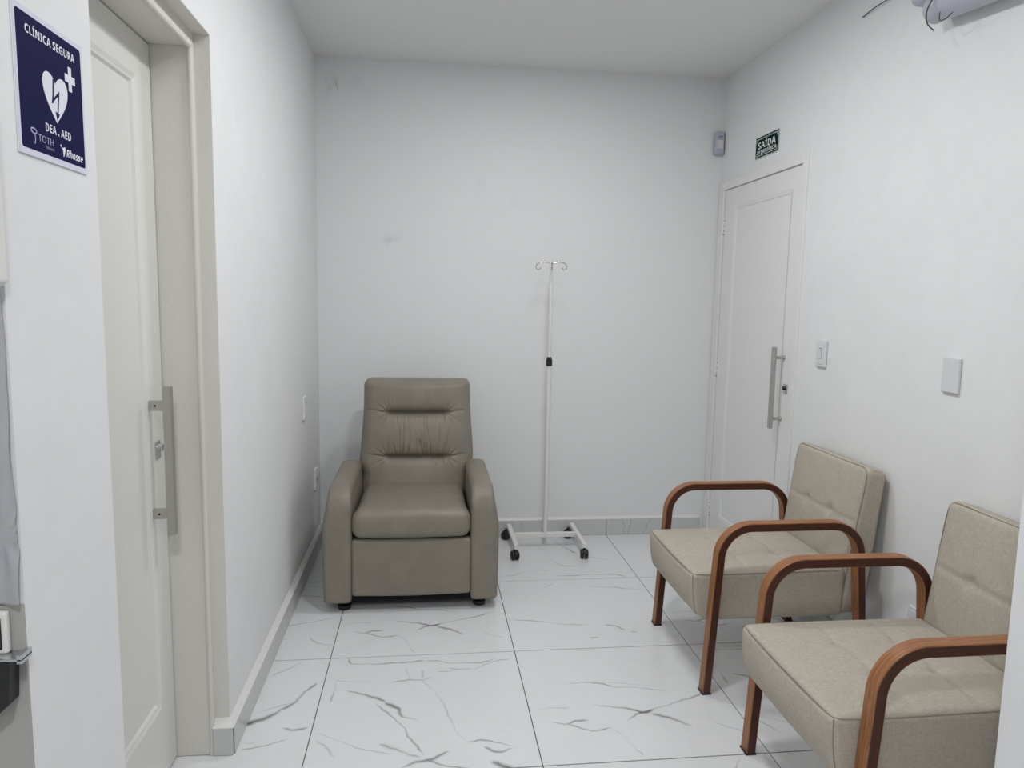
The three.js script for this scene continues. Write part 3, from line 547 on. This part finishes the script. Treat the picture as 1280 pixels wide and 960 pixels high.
// ---------------------------------------------------------------- fittings and signs
// box on a wall whose front carries a drawing
function plate(name, w, h, d, tex, mat, parent) { const g = new THREE.BoxGeometry(w, h, d); const m = [mat, mat, mat, mat, new THREE.MeshPhysicalMaterial({ map: tex, roughness: 0.7, specularIntensity: 0.25 }), mat]; const o = mesh(name, g, mat, parent); const f = new THREE.PlaneGeometry(w, h); f.translate(0, 0, d / 2 + 0.0003); mesh('print', f, m[4], o); return o; }
const spaced = (c, s, x, y, sp) => { for (const ch of s) { c.fillText(ch, x, y); x += c.measureText(ch).width + sp; } return x; };
const fitText = (c, s, x, y, w) => { c.save(); c.translate(x, y); c.scale(w / c.measureText(s).width, 1); c.fillText(s, 0, 0); c.restore(); };
{ // blue defibrillator sign
  const tex = canvasTex(1024, 960, (c, w, h) => {
    c.fillStyle = '#dcdcea'; c.fillRect(0, 0, w, h);
    c.fillStyle = '#0c0c42'; c.beginPath(); c.roundRect(34, 36, w - 62, h - 78, 26); c.fill();
    c.fillStyle = '#e9e8f2'; c.textBaseline = 'alphabetic'; c.textAlign = 'left';
    c.font = 'bold 78px sans-serif'; fitText(c, 'CLÍNICA SEGURA', 152, 158, 740);
    c.save(); c.translate(556, 478); c.scale(0.98, 0.92);        // heart
    c.beginPath(); c.moveTo(0, 205); c.bezierCurveTo(-95, 120, -200, 25, -195, -75); c.bezierCurveTo(-190, -165, -65, -190, 0, -90); c.bezierCurveTo(65, -190, 190, -165, 195, -75); c.bezierCurveTo(200, 25, 95, 120, 0, 205); c.fill();
    c.strokeStyle = '#0c0c42'; c.fillStyle = '#0c0c42'; c.lineWidth = 20; c.lineJoin = 'miter';   // lightning arrow
    c.beginPath(); c.moveTo(-30, -120); c.lineTo(-48, 45); c.lineTo(48, -30); c.lineTo(16, 150); c.stroke();
    c.beginPath(); c.moveTo(-24, -125); c.lineTo(-70, 72); c.lineTo(-40, 60); c.closePath(); c.fill(); c.beginPath(); c.moveTo(-20, 118); c.lineTo(50, 128); c.lineTo(6, 190); c.closePath(); c.fill(); c.restore();
    c.fillStyle = '#e9e8f2'; c.save(); c.translate(800, 300); c.fillRect(-27, -88, 54, 176); c.fillRect(-84, -28, 168, 56); c.restore();
    c.font = 'bold 80px sans-serif'; fitText(c, 'DEA . AED', 368, 754, 405);
    c.fillStyle = '#b9b9d4'; c.font = '64px sans-serif'; fitText(c, 'TOTH', 262, 842, 230); c.font = '26px sans-serif'; fitText(c, 'lifecare', 372, 876, 118);
    c.strokeStyle = '#b9b9d4'; c.lineWidth = 10; c.beginPath(); c.ellipse(204, 788, 38, 16, 0.1, 0, 7); c.stroke(); c.beginPath(); c.moveTo(210, 804); c.quadraticCurveTo(234, 833, 209, 872); c.stroke();
    c.fillStyle = '#efeff6'; c.font = 'bold italic 76px sans-serif'; fitText(c, 'Rhosse', 672, 880, 280);
    c.save(); c.translate(30, 8); c.beginPath(); c.moveTo(560, 802); c.quadraticCurveTo(590, 850, 575, 822); c.lineTo(632, 806); c.quadraticCurveTo(640, 850, 600, 884); c.lineTo(596, 836); c.closePath(); c.fill(); c.beginPath(); c.arc(566, 806, 9, 0, 7); c.fill(); c.restore();
  });
  const t = thing('wall_sign', 'blue and white defibrillator sign with a heart, on the wall beside the recessed door', 'sign', [0.0012, 1.738, 2.898], Math.PI / 2);
  plate('sign_panel', 0.218, 0.217, 0.002, tex, std({ color: lin(0.75, 0.75, 0.82), roughness: 0.4 }), t);
}
{ // exit sign
  const tex = canvasTex(1024, 448, (c, w, h) => {
    c.fillStyle = '#b7c8c4'; c.fillRect(0, 0, w, h); c.fillStyle = '#03241f'; c.fillRect(14, 14, w - 28, h - 28); c.strokeStyle = '#cfdcd8'; c.lineWidth = 14; c.strokeRect(62, 52, w - 124, h - 104);
    c.fillStyle = '#03241f'; c.fillRect(40, 120, 44, 200); c.fillRect(w - 84, 120, 44, 200);
    c.fillStyle = '#dfe9e6'; c.font = 'bold 190px sans-serif'; fitText(c, 'SAÍDA', 104, 256, 800); c.font = 'bold 110px sans-serif'; fitText(c, 'DE EMERGÊNCIA', 84, 366, 850);
  });
  const t = thing('exit_sign', 'small dark green exit sign above the exit door', 'sign', [XR - 0.0022, 2.214, 0.575], -Math.PI / 2);
  plate('sign_panel', 0.25, 0.108, 0.004, tex, std({ color: lin(0.35, 0.45, 0.42), roughness: 0.4 }), t);
}
function wallPlate(name, label, cat, pos, turn, kind) {
  const t = thing(name, label, cat, pos, turn);
  const p = mesh('plate', new RoundedBoxGeometry(0.076, 0.116, 0.012, 3, 0.004).translate(0, 0, 0.006), M.switchPlastic, t);
  if (kind !== 'blank') mesh('bezel', new RoundedBoxGeometry(0.050, 0.090, 0.003, 2, 0.0012).translate(0, 0, 0.0125), M.switchPlastic, t);
  if (kind === 'switch') { mesh('rocker_recess', bx(-0.013, 0.013, -0.024, 0.024, 0.0135, 0.0142), M.slot, t); const k = mesh('rocker', rbx(-0.0115, 0.0115, -0.0225, 0.0225, 0.013, 0.0165, 0.001), M.switchPlastic, t); k.rotation.x = 0.05; }
  if (kind === 'outlet') { mesh('socket', merge([0, 2.09, 4.19].map((a) => cyl(0.0178, 0.002, 0, 0, 0.0142, 'z', 6))).rotateZ(0), M.switchPlastic, t); for (const x of [-0.0095, 0, 0.0095]) mesh('pin_hole', cyl(0.0026, 0.0012, x, x ? 0 : -0.003, 0.0156, 'z', 10), M.slot, t); }
  return t;
}
wallPlate('light_switch', 'white light switch on the wall beside the exit door', 'switch', [XR, 1.207, 1.226], -Math.PI / 2, 'switch');
wallPlate('blank_plate', 'blank bluish-white cover plate on the wall above the armchairs', 'cover plate', [XR, 1.199, 2.018], -Math.PI / 2, 'blank');
wallPlate('power_outlet', 'white power outlet low on the wall between the armchairs', 'outlet', [XR, 0.315, 1.952], -Math.PI / 2, 'outlet');
wallPlate('wall_switch', 'white switch plate on the wall above the recliner arm', 'switch', [0, 0.862, 0.54], Math.PI / 2, 'switch');
wallPlate('wall_outlet', 'white power outlet on the wall hidden half behind the recliner', 'outlet', [0, 0.42, 0.21], Math.PI / 2, 'outlet');
{ // motion detector in the corner
  const t = thing('motion_detector', 'small lilac-white motion detector high in the corner by the exit sign', 'detector', [2.276, 2.328, 0.0], 0.12);
  mesh('body', new RoundedBoxGeometry(0.056, 0.128, 0.040, 4, 0.009).translate(0, 0, 0.022), M.lilacPlastic, t);
  mesh('lens', new RoundedBoxGeometry(0.038, 0.048, 0.006, 3, 0.003).translate(0, -0.008, 0.0415), std({ color: lin(0.66, 0.66, 0.72), roughness: 0.3 }), t);
  mesh('maker_mark', bx(-0.012, 0.012, 0.032, 0.037, 0.0415, 0.0424), std({ color: lin(0.16, 0.16, 0.22), roughness: 0.5 }), t); mesh('indicator', bx(-0.003, 0.003, -0.022, 0.006, 0.0443, 0.0452), M.enamel, t);
}
{ // lamp fitting at the top of the wall, with loose wires
  const t = thing('wall_lamp', 'white tubular wall lamp with loose dark wires, high above the armchairs', 'lamp', [XR, 2.40, 1.95]);
  const body = mesh('body', new THREE.CapsuleGeometry(0.050, 0.46, 8, 32).rotateX(Math.PI / 2), M.lilacPlastic, t); body.position.set(-0.056, -0.038, 0.22); body.rotation.x = 0.10;
  const cap = mesh('end_cap', merge([cyl(0.043, 0.075, 0, 0, 0, 'z', 32), cyl(0.046, 0.010, 0, 0, 0.034, 'z', 32)]), M.lilacPlastic, t); cap.position.set(-0.056, -0.014, -0.058);
  mesh('wall_bracket', rbx(-0.05, 0, 0.01, 0.10, -0.03, 0.25, 0.006), M.lilacPlastic, t);
  mesh('junction_box', rbx(-0.062, 0, 0.040, 0.15, -0.225, -0.105, 0.022, 5), M.lilacPlastic, t);
  mesh('wire', tube([[-0.10, 0.02, -0.02], [-0.113, -0.009, -0.032], [-0.118, -0.04, -0.046], [-0.118, -0.075, -0.040], [-0.115, -0.092, -0.028], [-0.112, -0.108, -0.012]], 0.0022, 40, 6), M.wire, t, 'dark loose wire'); mesh('wire', tube([[-0.09, -0.045, -0.02], [-0.10, -0.078, -0.005], [-0.10, -0.084, 0.02], [-0.098, -0.074, 0.05]], 0.0016, 40, 6), M.wire, t, 'dark loose wire');
  mesh('wire', tube([[-0.004, 0.148, -0.598], [-0.012, 0.150, -0.50], [-0.010, 0.150, -0.40], [-0.01, 0.155, -0.25]], 0.0022, 40, 6), M.wire, t, 'dark loose wire');
}
{ // things on the end of the wall by the entrance
  const t = thing('dispenser', 'white glossy wall dispenser with rounded lower edge, at the entrance wall end', 'dispenser', [-0.05, 1.43, 3.066]);
  mesh('body', new RoundedBoxGeometry(0.12, 0.26, 0.05, 4, 0.010).translate(0, 0.13, 0.026), M.enamel, t); mesh('lever', rbx(-0.03, 0.03, -0.012, 0.004, 0.012, 0.04, 0.003), M.chrome, t);
  struct('trim_3', 'dull grey strip on the entrance wall end below the sheet', 'door frame', bx(-0.25, -0.001, 0.0, 0.953, 3.065, 3.0685), M.greyStrip);  // thin grey strip laid over the wall end, darker than the wall
  const f = thing('plastic_sheet', 'crumpled grey plastic sheet hanging on the entrance wall end', 'plastic sheet', [-0.125, 0.955, 3.0665]);
  const g = new THREE.BoxGeometry(0.246, 0.46, 0.004, 60, 110, 1), p = g.attributes.position; 
  for (let i = 0; i < p.count; i++) { const x = p.getX(i), y = p.getY(i) + 0.23, cx = x - 0.105, cy = y - 0.11, a = Math.atan2(cy, cx), rr = Math.hypot(cx, cy); p.setXYZ(i, x, y, p.getZ(i) + 0.0065 + 0.004 * Math.sin(a * 9 + 1) * sstep(0, 0.05, rr) * sstep(0.3, 0.08, rr) + 0.0025 * Math.sin(x * 31 + y * 17) * Math.sin(y * 41 - x * 13)); }
  smoothNormals(g); mesh('sheet', g, M.film, f);
  const k = thing('door_lock', 'black door lock with white bezel and steel strike, at the entrance wall end', 'lock', [-0.062, 0.84, 3.0685]);
  const sh = new THREE.Shape([[-0.05, 0.034], [0.050, 0.034], [0.046, -0.030], [0.016, -0.058], [-0.05, -0.058]].map((q) => new THREE.Vector2(...q)));
  const bg = new THREE.ExtrudeGeometry(sh, { depth: 0.026, bevelEnabled: true, bevelThickness: 0.002, bevelSize: 0.002, bevelSegments: 2 }).translate(0, 0, 0.002); mesh('lock_case', bg, M.blackPlastic, k, 'black lock case');
  const bz = mesh('bezel', new RoundedBoxGeometry(0.094, 0.066, 0.012, 4, 0.005).translate(-0.004, 0.074, 0.007), M.enamel, k, 'white rounded bezel'); mesh('window', new RoundedBoxGeometry(0.078, 0.050, 0.004, 3, 0.0018).translate(-0.004, 0.074, 0.0135), M.blackPlastic, bz);
  mesh('strike_plate', merge([rbx(-0.02, 0.070, 0.037, 0.041, 0.001, 0.030, 0.001), rbx(0.062, 0.070, 0.033, 0.047, 0.001, 0.030, 0.001)]), M.chrome, k, 'thin steel strike plate');
}

renderer.render(scene, camera);
